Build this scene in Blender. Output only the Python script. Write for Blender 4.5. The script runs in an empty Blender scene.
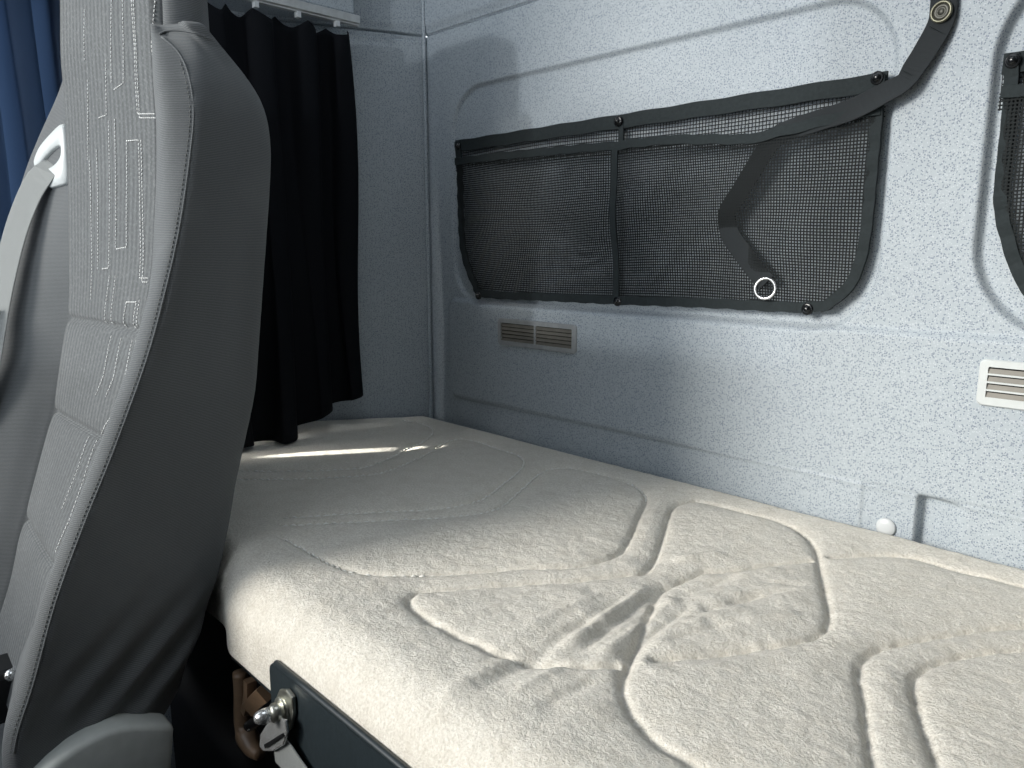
import bpy, bmesh, math, random
import numpy as np
from mathutils import Vector, Matrix
random.seed(4); rng = np.random.RandomState(4)
S = bpy.context.scene; COL = S.collection
PI = math.pi

# ------------------------------------------------------------------ camera calibration
F = 750.; PITCH = math.atan2(134, F); CAM = (1.514, -1.174, .42)
_n = math.hypot(.719, .695); FX, FY = -.719/_n, .695/_n
def ray(px, py):
    u = (px-512)/F; v = (384-py)/F
    fw = math.cos(PITCH)+math.sin(PITCH)*v; up = -math.sin(PITCH)+math.cos(PITCH)*v
    return (FX*fw+FY*u, FY*fw-FX*u, up)
def at(px, py, axis, val):
    r = ray(px, py); t = (val-CAM[axis])/r[axis]
    return np.array([CAM[i]+t*r[i] for i in range(3)])
cam = bpy.data.cameras.new('camera'); co = bpy.data.objects.new('camera', cam); COL.objects.link(co)
cam.sensor_width = 36; cam.lens = F/1024*36; cam.clip_start = .02
co.location = CAM
fwd = Vector((FX*math.cos(PITCH), FY*math.cos(PITCH), -math.sin(PITCH)))
co.rotation_euler = fwd.to_track_quat('-Z', 'Y').to_euler()
S.camera = co
S.view_settings.view_transform = 'Standard'; S.view_settings.look = 'None'
S.view_settings.exposure = 0.0; S.view_settings.gamma = 1; S.view_settings.use_curve_mapping = False

# ------------------------------------------------------------------ materials
def lin(c): return tuple(((x/255+.055)/1.055)**2.4 if x > 10 else x/255/12.92 for x in c)+(1,)
class N:
    def __init__(s, name):
        s.m = bpy.data.materials.new(name); s.m.use_nodes = True
        s.t = s.m.node_tree; s.b = s.t.nodes['Principled BSDF']; s.out = s.t.nodes['Material Output']
    def n(s, typ, **k):
        o = s.t.nodes.new(typ)
        for a, v in k.items():
            if a.startswith('i_'):
                o.inputs[a[2:].replace('_', ' ')].default_value = v
            else: setattr(o, a, v)
        return o
    def l(s, a, b): s.t.links.new(a, b)
    def math(s, op, a, b=None):
        o = s.n('ShaderNodeMath', operation=op)
        for i, x in enumerate((a, b)):
            if x is None: continue
            if isinstance(x, (int, float)): o.inputs[i].default_value = x
            else: s.l(x, o.inputs[i])
        return o.outputs[0]
    def mix(s, fac, a, b):
        o = s.n('ShaderNodeMix', data_type='RGBA')
        if isinstance(fac, (int, float)): o.inputs[0].default_value = fac
        else: s.l(fac, o.inputs[0])
        for i, x in ((6, a), (7, b)):
            if isinstance(x, tuple): o.inputs[i].default_value = x
            else: s.l(x, o.inputs[i])
        return o.outputs[2]
    def ramp(s, x, p0, p1):
        o = s.n('ShaderNodeMapRange'); s.l(x, o.inputs[0]); o.inputs[1].default_value = p0; o.inputs[2].default_value = p1
        return o.outputs[0]
    def coord(s): return s.n('ShaderNodeTexCoord').outputs['Object']
    def noise(s, scale, detail=3, vec=None, rough=.5):
        o = s.n('ShaderNodeTexNoise'); o.inputs['Scale'].default_value = scale; o.inputs['Detail'].default_value = detail
        o.inputs['Roughness'].default_value = rough
        s.l(vec if vec is not None else s.coord(), o.inputs['Vector']); return o.outputs['Fac']
    def bump(s, h, strength, dist):
        o = s.n('ShaderNodeBump'); o.inputs['Strength'].default_value = strength; o.inputs['Distance'].default_value = dist
        s.l(h, o.inputs['Height']); s.l(o.outputs[0], s.b.inputs['Normal'])
    def set(s, **k):
        for a, v in k.items():
            inp = s.b.inputs[a.replace('_', ' ')]
            if isinstance(v, (int, float, tuple)): inp.default_value = v
            else: s.l(v, inp)
        return s
def simple(name, rgb, rough=.6, metal=0, noise=.12, scale=60, bump=0, spec=.5):
    n = N(name); c = lin(rgb); f = n.noise(scale, 4)
    d = tuple(x*(1-noise) for x in c[:3])+(1,); e = tuple(min(1, x*(1+noise)) for x in c[:3])+(1,)
    n.set(Base_Color=n.mix(n.ramp(f, .3, .7), d, e), Roughness=rough, Metallic=metal)
    n.b.inputs['Specular IOR Level'].default_value = spec
    if bump: n.bump(f, bump, .002)
    return n.m

def wall_mat():
    n = N('speckled_vinyl')
    base = lin((168, 177, 183))
    def dots(scale, thr, prob):
        v = n.n('ShaderNodeTexVoronoi'); v.inputs['Scale'].default_value = scale
        n.l(n.coord(), v.inputs['Vector'])
        near = n.math('LESS_THAN', v.outputs['Distance'], thr)
        sep = n.n('ShaderNodeSeparateColor'); n.l(v.outputs['Color'], sep.inputs[0])
        return n.math('MULTIPLY', near, n.math('LESS_THAN', sep.outputs[0], prob)), sep.outputs[1]
    d1, r1 = dots(330, .36, .80); d2, r2 = dots(420, .36, .5)
    c = n.mix(n.ramp(n.noise(5, 2), .3, .7), base, lin((162, 171, 178)))
    c = n.mix(n.math('MULTIPLY', d2, .5), c, lin((204, 209, 213)))
    c = n.mix(n.math('MULTIPLY', d1, .66), c, lin((88, 100, 120)))
    n.set(Base_Color=c, Roughness=.62)
    n.bump(n.noise(700, 2), .10, .0010)
    return n.m
def mattress_mat():
    n = N('plush_cover'); c = n.coord()
    f = n.noise(330, 6, c, .7); g = n.noise(30, 3, c)
    col = n.mix(n.ramp(f, .36, .64), lin((212, 206, 194)), lin((243, 239, 229)))
    col = n.mix(n.math('MULTIPLY', n.ramp(g, .45, .75), .35), col, lin((204, 196, 181)))
    n.set(Base_Color=col, Roughness=.95)
    n.b.inputs['Specular IOR Level'].default_value = .15
    n.b.inputs['Sheen Weight'].default_value = .1
    h = n.math('ADD', n.math('MULTIPLY', f, 1.0), n.math('MULTIPLY', n.noise(120, 6, c, .65), 1.1))
    n.bump(h, .7, .0038)
    return n.m
def weave_mat(name, a, b, scale=900, rough=.9, bump=.4, ribs=0):
    n = N(name); tc = n.coord()
    w1 = n.n('ShaderNodeTexWave'); w1.wave_type = 'BANDS'; w1.bands_direction = 'Z'; w1.inputs['Scale'].default_value = scale/6
    w1.inputs['Distortion'].default_value = 1.5; w1.inputs['Detail'].default_value = 2; n.l(tc, w1.inputs['Vector'])
    f = n.math('ADD', n.math('MULTIPLY', w1.outputs['Fac'], .5), n.math('MULTIPLY', n.noise(scale, 2, tc), .5))
    big = n.noise(9, 4, tc)
    col = n.mix(n.ramp(f, .3, .7), lin(a), lin(b))
    col = n.mix(n.math('MULTIPLY', n.ramp(big, .5, .8), .25), col, lin(tuple(min(255, x+14) for x in b)))
    if ribs:
        sx = n.n('ShaderNodeSeparateXYZ'); n.l(tc, sx.inputs[0])
        r = n.math('SINE', n.math('MULTIPLY', sx.outputs[0], 2*PI/ribs)); r = n.ramp(r, -1, 1)
        col = n.mix(n.math('MULTIPLY', r, .55), col, lin(tuple(int(x*.80) for x in a)))
        col = n.mix(n.math('MULTIPLY', n.ramp(n.noise(240, 3, tc), .5, .75), .35), col, lin(tuple(min(255, x+34) for x in b)))
        f = n.math('SUBTRACT', f, n.math('MULTIPLY', r, .9))
    n.set(Base_Color=col, Roughness=rough)
    n.b.inputs['Specular IOR Level'].default_value = .2
    n.b.inputs['Sheen Weight'].default_value = .08
    n.bump(f, bump, .001)
    return n.m
def net_mat(name, pitch, hole, col):
    n = N(name)
    uv = n.n('ShaderNodeTexCoord').outputs['UV']
    sx = n.n('ShaderNodeSeparateXYZ'); n.l(uv, sx.inputs[0])
    hs = []
    for k in (0, 1):
        fr = n.math('FRACT', n.math('MULTIPLY', sx.outputs[k], 1/pitch))
        hs.append(n.math('LESS_THAN', fr, hole))
    h = n.math('MULTIPLY', hs[0], hs[1])
    n.set(Base_Color=lin(col), Roughness=.9); n.b.inputs['Specular IOR Level'].default_value = .15
    tr = n.n('ShaderNodeBsdfTransparent'); mx = n.n('ShaderNodeMixShader')
    n.l(h, mx.inputs[0]); n.l(n.b.outputs[0], mx.inputs[1]); n.l(tr.outputs[0], mx.inputs[2]); n.l(mx.outputs[0], n.out.inputs[0])
    return n.m
def cloth_translucent(name, rgb, trans, w):
    n = N(name); f = n.noise(300, 2)
    c = lin(rgb); n.set(Base_Color=n.mix(f, tuple(x*.8 for x in c[:3])+(1,), c), Roughness=.8)
    n.b.inputs['Specular IOR Level'].default_value = .15
    t = n.n('ShaderNodeBsdfTranslucent'); t.inputs[0].default_value = lin(trans)
    mx = n.n('ShaderNodeMixShader'); mx.inputs[0].default_value = w
    n.l(n.b.outputs[0], mx.inputs[1]); n.l(t.outputs[0], mx.inputs[2]); n.l(mx.outputs[0], n.out.inputs[0])
    return n.m
M = dict(
    wall=wall_mat(), mattress=mattress_mat(),
    bolster=weave_mat('dark_seat_cloth', (82, 85, 88), (110, 113, 114), 900),
    panel=weave_mat('grey_seat_cloth', (86, 89, 91), (114, 117, 118), 1100, ribs=.0125),
    thread=simple('pale_thread', (232, 233, 231), .8),
    piping=simple('grey_piping', (112, 114, 112), .7),
    net=net_mat('black_net', .0047, .56, (36, 39, 40)), strip_net=net_mat('black_net_single', .0062, .72, (36, 38, 39)),
    nylon=simple('black_nylon', (42, 48, 50), .85, spec=.2, bump=.4, scale=200),
    webbing=weave_mat('black_webbing', (26, 30, 33), (42, 47, 50), 1400, .7),
    belt=weave_mat('grey_belt_webbing', (120, 124, 124), (150, 153, 152), 1600, .6),
    snap=simple('black_snap', (20, 22, 24), .2),
    brass=simple('antique_metal', (120, 119, 104), .42, .7),
    dark_button=simple('dark_button', (58, 58, 52), .4, .3, noise=.3),
    steel=simple('zinc_steel', (190, 190, 180), .3, .9, noise=.15),
    chrome=simple('bright_steel', (225, 226, 226), .2, .8),
    alu=simple('aluminium', (186, 188, 188), .45, .5),
    curtain=cloth_translucent('black_curtain_cloth', (11, 14, 20), (6, 7, 10), .03),
    curtain_blue=cloth_translucent('navy_curtain_cloth', (66, 80, 100), (140, 160, 186), .45),
    ventp=simple('vent_plastic', (150, 153, 154), .5), slat=simple('vent_slat', (112, 109, 101), .5),
    void=simple('vent_void', (14, 15, 17), .9),
    white_plastic=simple('white_plastic', (196, 201, 201), .4, noise=.04),
    grey_plastic=simple('grey_plastic', (178, 182, 179), .55, noise=.06),
    black_plastic=simple('black_plastic', (18, 19, 21), .35),
    board=simple('black_powder_coat', (34, 42, 46), .4, noise=.15, bump=.1, scale=150),
    brown=simple('brown_plastic', (120, 98, 78), .4, noise=.15),
    dark=simple('dark_lining', (16, 20, 28), .9),
    carpet=simple('dark_carpet', (30, 31, 33), .95, noise=.3, scale=300, bump=.5),
    headliner=simple('headliner', (104, 107, 110), .9),
    cap=simple('cap_plastic', (196, 200, 202), .35, noise=.04),
)

# ------------------------------------------------------------------ mesh helpers
def link(name, me, m, parent=None, smooth=True):
    o = bpy.data.objects.new(name, me); COL.objects.link(o)
    if m: me.materials.append(m)
    if smooth: me.polygons.foreach_set('use_smooth', [True]*len(me.polygons))
    if parent:
        o.parent = parent; o.matrix_parent_inverse = parent.matrix_basis.inverted()
    return o
def mesh(name, v, f, m, parent=None, smooth=True):
    me = bpy.data.meshes.new(name); me.from_pydata([tuple(map(float, p)) for p in v], [], [tuple(q) for q in f]); me.update()
    return link(name, me, m, parent, smooth)
def grid_faces(nu, nv, closed_u=False, off=0):
    fs = []
    for i in range(nu if closed_u else nu-1):
        for j in range(nv-1):
            a = i*nv+j; b = ((i+1) % nu)*nv+j
            fs.append((off+a, off+b, off+b+1, off+a+1))
    return fs
def grid(name, P, m, parent=None, closed_u=False, uv=None, flip=False):
    P = np.asarray(P, float); nu, nv = P.shape[:2]
    I = np.arange(nu*nv).reshape(nu, nv)
    if closed_u: I = np.vstack([I, I[:1]])
    q = np.stack([I[:-1, :-1], I[1:, :-1], I[1:, 1:], I[:-1, 1:]], -1).reshape(-1, 4)
    if flip: q = q[:, ::-1]
    me = bpy.data.meshes.new(name)
    me.vertices.add(nu*nv); me.vertices.foreach_set('co', P.reshape(-1).astype(np.float32))
    nf = len(q); me.loops.add(nf*4); me.loops.foreach_set('vertex_index', np.ascontiguousarray(q).reshape(-1).astype(np.int32))
    me.polygons.add(nf); me.polygons.foreach_set('loop_start', np.arange(0, nf*4, 4, dtype=np.int32))
    me.polygons.foreach_set('loop_total', np.full(nf, 4, dtype=np.int32))
    me.update(calc_edges=True); me.validate()
    if uv is not None:
        U = np.asarray(uv, float).reshape(-1, 2)[np.ascontiguousarray(q).reshape(-1)]
        l = me.uv_layers.new(name='UVMap'); l.data.foreach_set('uv', U.reshape(-1).astype(np.float32))
    return link(name, me, m, parent)
def solid(o, t, off=0):
    md = o.modifiers.new('solid', 'SOLIDIFY'); md.thickness = t; md.offset = off; return o
def cat(pts, n, closed=False):
    """Catmull-Rom through pts, resampled evenly to n points"""
    P = np.asarray(pts, float); k = len(P)
    if closed: Q = np.vstack([P[-1:], P, P[:2]])
    else: Q = np.vstack([2*P[:1]-P[1:2], P, 2*P[-1:]-P[-2:-1]])
    out = []
    for i in range(k if closed else k-1):
        a, b, c, d = Q[i:i+4]
        for t in np.linspace(0, 1, 16, endpoint=False):
            out.append(.5*((2*b)+(c-a)*t+(2*a-5*b+4*c-d)*t*t+(3*b-a-3*c+d)*t**3))
    out.append(P[0] if closed else P[-1]); out = np.array(out)
    s = np.concatenate([[0], np.cumsum(np.linalg.norm(np.diff(out, axis=0), axis=1))])
    q = np.linspace(0, s[-1], n+1)[:-1] if closed else np.linspace(0, s[-1], n)
    return np.stack([np.interp(q, s, out[:, j]) for j in range(P.shape[1])], 1)
def tube_data(path, r, sides=8):
    path = [Vector(p) for p in path]; n = len(path); rs = r if hasattr(r, '__len__') else [r]*n
    V = []; Fc = []; prev = None
    for i, p in enumerate(path):
        t = (path[min(i+1, n-1)]-path[max(i-1, 0)]).normalized()
        if prev is None: a = t.orthogonal().normalized()
        else: a = (prev-t*prev.dot(t)).normalized()
        prev = a; b = t.cross(a)
        for k in range(sides):
            w = 2*PI*k/sides; V.append(p+(a*math.cos(w)+b*math.sin(w))*rs[i])
    for i in range(n-1):
        for k in range(sides):
            Fc.append((i*sides+k, i*sides+(k+1) % sides, (i+1)*sides+(k+1) % sides, (i+1)*sides+k))
    Fc.append(tuple(range(sides))[::-1]); Fc.append(tuple(range((n-1)*sides, n*sides)))
    return V, Fc
def tube(name, path, r, m, parent=None, sides=8):
    v, f = tube_data(path, r, sides); return mesh(name, v, f, m, parent)
def merge(parts):
    V = []; Fc = []
    for v, f in parts:
        o = len(V); V += list(v); Fc += [tuple(i+o for i in q) for q in f]
    return V, Fc
def ribbon_data(path, wdir, width, thick):
    """sweep a flat rounded strip along path; wdir per-point width direction"""
    P = np.asarray(path, float); W = np.asarray(wdir, float)
    if W.ndim == 1: W = np.tile(W, (len(P), 1))
    T = np.gradient(P, axis=0); T /= np.linalg.norm(T, axis=1)[:, None]
    W = W-T*np.sum(W*T, 1)[:, None]; W /= np.linalg.norm(W, axis=1)[:, None]
    Nn = np.cross(T, W)
    wd = np.asarray(width, float)*np.ones(len(P))
    prof = [(-.5, -.3), (-.47, -.5), (.47, -.5), (.5, -.3), (.5, .3), (.47, .5), (-.47, .5), (-.5, .3)]
    V = []; k = len(prof)
    for i in range(len(P)):
        for a, b in prof: V.append(P[i]+W[i]*a*wd[i]+Nn[i]*b*thick)
    Fc = []
    for i in range(len(P)-1):
        for j in range(k): Fc.append((i*k+j, i*k+(j+1) % k, (i+1)*k+(j+1) % k, (i+1)*k+j))
    Fc.append(tuple(range(k))[::-1]); Fc.append(tuple(range((len(P)-1)*k, len(P)*k)))
    return V, Fc
def ribbon(name, path, wdir, width, thick, m, parent=None):
    v, f = ribbon_data(path, wdir, width, thick); o = mesh(name, v, f, m, parent, False)
    fix(o); return o
def fix(o):
    bm = bmesh.new(); bm.from_mesh(o.data); bmesh.ops.recalc_face_normals(bm, faces=bm.faces); bm.to_mesh(o.data); bm.free(); return o
def box_data(x0, x1, y0, y1, z0, z1, bev=.004, seg=2):
    bm = bmesh.new(); bmesh.ops.create_cube(bm, size=1)
    for v in bm.verts: v.co = Vector((x0+(v.co.x+.5)*(x1-x0), y0+(v.co.y+.5)*(y1-y0), z0+(v.co.z+.5)*(z1-z0)))
    if bev: bmesh.ops.bevel(bm, geom=list(bm.edges), offset=bev, segments=seg, affect='EDGES', profile=.5)
    bm.verts.index_update(); d = ([v.co.copy() for v in bm.verts], [tuple(v.index for v in f.verts) for f in bm.faces]); bm.free(); return d
def box(name, *a, m=None, parent=None, bev=.004, smooth=False):
    v, f = box_data(*a, bev=bev); return mesh(name, v, f, m, parent, smooth)
def prism(name, outline, y0, y1, m, parent=None, bev=.002, axis='y', smooth=False):
    """outline of (a,b) pairs extruded along axis"""
    bm = bmesh.new()
    mk = {'y': lambda a, b, c: (a, c, b), 'x': lambda a, b, c: (c, a, b), 'z': lambda a, b, c: (a, b, c)}[axis]
    vs = [bm.verts.new(mk(a, b, y0)) for a, b in outline]; f = bm.faces.new(vs)
    r = bmesh.ops.extrude_face_region(bm, geom=[f])
    d = Vector(mk(0, 0, y1-y0))
    for e in r['geom']:
        if isinstance(e, bmesh.types.BMVert): e.co += d
    bmesh.ops.recalc_face_normals(bm, faces=bm.faces)
    if bev:
        es = [e for e in bm.edges if abs((e.verts[0].co-e.verts[1].co).normalized().dot(d.normalized())) < .5 or e.calc_face_angle(0) > .6]
        bmesh.ops.bevel(bm, geom=es, offset=bev, segments=2, affect='EDGES', profile=.5)
    me = bpy.data.meshes.new(name); bm.to_mesh(me); bm.free()
    return link(name, me, m, parent, smooth)
def rrect(x0, x1, z0, z1, r, n=6):
    o = []
    for cx, cz, a in ((x1-r, z1-r, 0), (x0+r, z1-r, 90), (x0+r, z0+r, 180), (x1-r, z0+r, 270)):
        for i in range(n+1):
            w = math.radians(a+90*i/n); o.append((cx+r*math.cos(w), cz+r*math.sin(w)))
    return o
def lathe_data(profile, origin, axis, n=24):
    """profile of (radius, height) turned about axis"""
    ax = Vector(axis).normalized(); a = ax.orthogonal().normalized(); b = ax.cross(a); o = Vector(origin)
    V = []; Fc = []; k = len(profile)
    for i in range(n):
        w = 2*PI*i/n
        for r, h in profile: V.append(o+ax*h+(a*math.cos(w)+b*math.sin(w))*r)
    for i in range(n):
        for j in range(k-1): Fc.append((i*k+j, ((i+1) % n)*k+j, ((i+1) % n)*k+j+1, i*k+j+1))
    if profile[0][0] > 0: Fc.append(tuple(i*k for i in range(n))[::-1])
    if profile[-1][0] > 0: Fc.append(tuple(i*k+k-1 for i in range(n)))
    return V, Fc
def lathe(name, profile, origin, axis, m, parent=None, n=24):
    v, f = lathe_data(profile, origin, axis, n); o = mesh(name, v, f, m, parent)
    bm = bmesh.new(); bm.from_mesh(o.data); bmesh.ops.remove_doubles(bm, verts=bm.verts, dist=1e-6); bmesh.ops.recalc_face_normals(bm, faces=bm.faces); bm.to_mesh(o.data); bm.free()
    return o
def torus(name, c, normal, R, r, m, parent=None, n=32):
    ax = Vector(normal).normalized(); a = ax.orthogonal().normalized(); b = ax.cross(a); c = Vector(c)
    P = [[c+(a*math.cos(u)+b*math.sin(u))*(R+r*math.cos(v))+ax*r*math.sin(v) for v in np.linspace(0, 2*PI, 11)] for u in np.linspace(0, 2*PI, n, endpoint=False)]
    return grid(name, np.array([[tuple(q) for q in row] for row in P]), m, parent, closed_u=True)
def tag(o, label, cat_, group=None):
    o['label'] = label; o['category'] = cat_
    if group: o['group'] = group
    return o
def thing(name, loc, label, cat_, group=None):
    o = bpy.data.objects.new(name, None); COL.objects.link(o); o.location = loc; o.empty_display_size = .05
    return tag(o, label, cat_, group)
def struct(o): o['kind'] = 'structure'; return o

# ------------------------------------------------------------------ back wall (moulded panel, y = 0)
def sd_rrect(x, z, x0, x1, z0, z1, r):
    """signed distance, negative inside"""
    cx, cz = (x0+x1)/2, (z0+z1)/2; hx, hz = (x1-x0)/2-r, (z1-z0)/2-r
    qx, qz = np.abs(x-cx)-hx, np.abs(z-cz)-hz
    return np.hypot(np.maximum(qx, 0), np.maximum(qz, 0))+np.minimum(np.maximum(qx, qz), 0)-r
def sm(t): t = np.clip(t, 0, 1); return t*t*(3-2*t)
def wall_h(x, z):
    """protrusion of the panel towards the cab"""
    h = np.zeros_like(x)
    d1 = sd_rrect(x, z, .098, 1.082, .296, .783, .10)
    h -= .008*(1-sm((d1+.005)/.010))                       # recess behind the wide net
    d2 = sd_rrect(x, z, 1.203, 2.25, .300, .790, .13)
    h -= .016*(1-sm((d2+.009)/.010))                       # recess behind the second net
    d3 = sd_rrect(x, z, .083, 2.4, .064, .302, .025)
    h += .009*(1-sm((d3+.006)/.012))                       # raised pad with the air vents
    low = 1-sm((z-.060)/.006)
    h += .0075*sm((x-.6)/.5)*(1-sm((z-.060)/.008))
    h -= .020*low*sm((x-1.167)/.004)*(1-sm((x-1.184)/.05))  # slot beside the cap
    h += .0025*(1-sm((z-.064)/.004))*(1-sm((x-1.089)/.003))*sm((x-.10)/.02)
    g = np.abs(z-.921); h -= .009*np.exp(-(g/.0022)**2)      # seam to the upper panel
    h += .006*sm((z-.925)/.02)
    return h
xs = np.concatenate([np.arange(0, 1.34, .0027), np.arange(1.34, 2.12, .012)]); zs = np.unique(np.concatenate([[-.95, -.6, -.3], np.arange(-.16, .97, .0027), np.arange(.908, .934, .0007), np.arange(.98, 1.78, .02)]))
X, Z = np.meshgrid(xs, zs, indexing='ij')
struct(grid('wall_back', np.stack([X, -wall_h(X, Z), Z], -1), M['wall'], flip=False))

# ------------------------------------------------------------------ side wall, slanted away from the corner
SL = .38
def side_x(y): return SL*np.maximum(y, -.80)
ys = np.concatenate([np.arange(0, -.5, -.004), np.arange(-.5, -.73, -.02)]); zs2 = np.unique(np.concatenate([[-.95, -.6, -.3], np.arange(-.12, .97, .004), np.arange(.908, .934, .0007), np.arange(.98, 1.78, .02)]))
Y, Z = np.meshgrid(ys, zs2, indexing='ij')
off = -.009*np.exp(-((Z-.921)/.0022)**2)+.004*sm((Z-.925)/.02)
struct(grid('wall_left', np.stack([side_x(Y)+off*.93, Y-off*.35, Z], -1), M['wall'], flip=True))
corner = struct(tube('trim_1', [(.006, -.007, z) for z in np.linspace(-.12, 1.2, 30)], .0045, M['wall'], sides=12))
# the rest of the shell: ceiling, floor, right wall, front wall under an open windscreen
v, f = merge([box_data(-.42, .45, -2.3, .03, 1.76, 1.79, bev=0), box_data(1.45, 2.14, -2.3, .03, 1.76, 1.79, bev=0), box_data(.45, 1.45, -2.3, -1.25, 1.76, 1.79, bev=0), box_data(.45, 1.45, -.32, .03, 1.76, 1.79, bev=0)])  # roof opening put in to let sky fill down onto the mattress
struct(mesh('ceiling', v, f, M['headliner'], smooth=False))
struct(box('floor', -.42, 2.14, -2.3, .03, -.99, -.95, m=M['carpet'], bev=0))
v, f = merge([box_data(-.42, 2.14, -2.34, -2.30, -.95, .02, bev=0), box_data(1.45, 2.14, -2.34, -2.30, .02, 1.79, bev=0)])  # unseen right part closed to narrow the windscreen and cut fill light
struct(mesh('wall_front', v, f, M['headliner'], smooth=False))
dash = cat(np.array([(-2.29, -.3), (-2.29, .12), (-2.2, .20), (-2.05, .24), (-1.88, .22), (-1.80, .12), (-1.84, -.1), (-1.90, -.3)]), 60, closed=True)  # unseen dashboard, added to keep the low glare off the lower wall
struct(prism('trim_3', [tuple(q) for q in dash], -.30, 2.10, M['headliner'], bev=0, axis='x', smooth=True))
def frame_wall(name, x0, x1, y0, y1, z0, z1, wy0, wy1, wz0, wz1, m):
    ps = [box_data(x0, x1, y0, y1, z0, wz0, bev=0), box_data(x0, x1, y0, y1, wz1, z1, bev=0),
          box_data(x0, x1, y0, wy0, wz0, wz1, bev=0), box_data(x0, x1, wy1, y1, wz0, wz1, bev=0)]
    v, f = merge(ps); return struct(mesh(name, v, f, m, smooth=False))
struct(box('wall_right', 2.115, 2.14, -2.3, .03, -.95, 1.76, m=M['carpet'], bev=0))  # unseen, kept windowless and dark to cut fill and bounce light
frame_wall('door_1', -.335, -.31, -2.3, -.72, -.95, 1.76, -2.2, -.735, .0, 1.72, M['headliner'])

# overhead locker over the side of the bunk, carries the curtain rail
v, f = box_data(-.30, .0, -1.05, -.192, .928, 1.755, bev=.006)
struct(mesh('trim_2', v, f, M['wall'], smooth=False))
rail = thing('curtain_rail', (0, -.6, .915), 'grey aluminium curtain rail under the overhead locker edge', 'curtain rail')
prism('track', [(-.006, .928), (.010, .928), (.010, .912), (.006, .910), (.006, .907), (-.006, .907)], -1.05, -.186, M['alu'], rail, bev=.001)
for y in np.linspace(-.98, -.24, 9):
    v, f = merge([box_data(-.004, .008, y-.005, y+.005, .896, .9075, bev=.001)]); mesh('glider', v, f, M['cap'], rail, False)

# ------------------------------------------------------------------ curtains
def curtain(name, y0, y1, ztop, hem, xmid, amp, freq, m, label, n=260, gather=None):
    t = np.linspace(0, 1, n); zt = np.linspace(0, 1, 70)
    T, V = np.meshgrid(t, zt, indexing='ij')
    yy = y0+(y1-y0)*T
    hz = np.array([hem(a) for a in t])[:, None]*np.ones_like(V)
    z = ztop+(hz-ztop)*V
    ph = 2*PI*freq*T+.7*np.sin(5*T)
    a = amp*(.55+.45*np.sin(7.3*T+1.2)**2)*(.55+.6*V)
    if name == 'window_curtain': a = a*sm(T*4)
    x = xmid(T, V)+a*np.sin(ph+.5*np.sin(3*V+4*T))+.006*np.sin(31*T+5*V)
    yy = yy+.35*a*np.sin(2*ph+.4)+.006*np.sin(6*V+9*T)
    zz = z-(.016*(1-V)**8)*np.abs(np.sin(PI*T*8))
    o = grid(name, np.stack([x, yy, zz], -1), m); solid(o, .0015)
    return o
def hem1(t):
    return np.interp(t, [0, .14, .31, .39, .46, .58, .77, 1], [.085, .068, .045, .028, .012, .014, .018, .02])
c1 = curtain('bunk_curtain', -.215, -.635, .893, hem1, lambda T, V: .0+.03*sm(T*1.8)*V-.03*sm((T-.7)/.3), .024, 4.5, M['curtain'], '')
tag(c1, 'black pleated curtain hanging from the rail behind the grey seat', 'curtain')
c2 = curtain('window_curtain', -.47, -1.14, 1.12, lambda t: .02, lambda T, V: -.172-.086*sm(T*2.3), .030, 9, M['curtain_blue'], '')
tag(c2, 'translucent navy blue curtain over the side window, left of the seat', 'curtain')

# ------------------------------------------------------------------ mattress with quilted cover
seams_px = [
 [(402,420),(419,422),(431,427),(432,434),(421,442),(405,449),(386,459),(364,466),(345,468),(309,470),(241,471)],
 [(238,479),(309,477),(348,475),(378,472),(402,464),(419,457),(435,448),(441,444),(449,440),(462,438),(480,441),(497,447),(517,453),(524,460),(517,470),(500,483),(482,496),(459,503),(429,507),(386,509),(337,512),(282,516)],
 [(282,523),(337,520),(391,517),(440,514.5),(473,511.5),(500,504),(511,495),(526,482),(541,470),(555,466),(573,466),(599,471),(629,480),(643,488),(646,498),(639,513),(629,536),(617,551),(588,561),(561,564),(517,565),(459,568),(395,571),(356,568),(329,559),(305,546),(282,534)],
 [(618,661),(597,663),(567,662),(529,658),(496,650),(477,641),(450,628),(425,614),(410,601),(408,596),(414,590),(423,587),(450,585),(480,582),(521,579),(548,578),(586,575),(623,571),(643,568),(652,559),(658,548),(665,524),(671,507),(677,501),(690,498),(700,498),(737,507),(775,517),(797,527),(814,544),(820,566),(826,592),(829,611),(826,624),(812,634),(782,641),(745,645),(692,652),(655,655)],
 [(812,557),(767,561),(741,565),(715,567),(704,567),(681,576),(661,585),(653,600),(644,622),(632,649),(622,679),(627,701),(640,720),(662,742),(689,757),(715,771)],
 [(831,554),(878,552),(914,555),(949,565),(981,572),(1024,583),(1080,598)],
 [(1080,616),(1024,622),(981,625),(943,631),(901,638),(875,646),(862,657),(859,672),(864,697),(868,730),(875,768),(884,800)],
 [(1080,637),(1024,644),(975,649),(939,657),(920,667),(914,678),(918,704),(930,739),(941,768),(954,800)],
]
seams = []
for s in seams_px:
    w = np.array([at(px, py, 2, 0.)[:2] for px, py in s]); seams.append(cat(w, max(30, len(s)*8)))
FRONT = -.805; RAD = .062; THK = .110
prof = []            # (y, z, ny, nz) along the cross-section from wall over the top to the front hem
for a in np.linspace(0, 1, 7)[:-1]:
    w = PI*(1-a)/2+PI/2; prof.append((-.014+.011*math.cos(w-PI/2), -.012+.012*math.sin(w-PI/2+0)*a, 0, 1))
prof = [(-.015, -.05, 1, 0), (-.015, -.022, 1, 0), (-.0165, -.011, .9, .4), (-.021, -.004, .7, .7), (-.027, -.0008, .3, .95)]
for y in np.arange(-.033, FRONT+RAD, -.0028): prof.append((y, 0, 0, 1))
nb = 34
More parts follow.
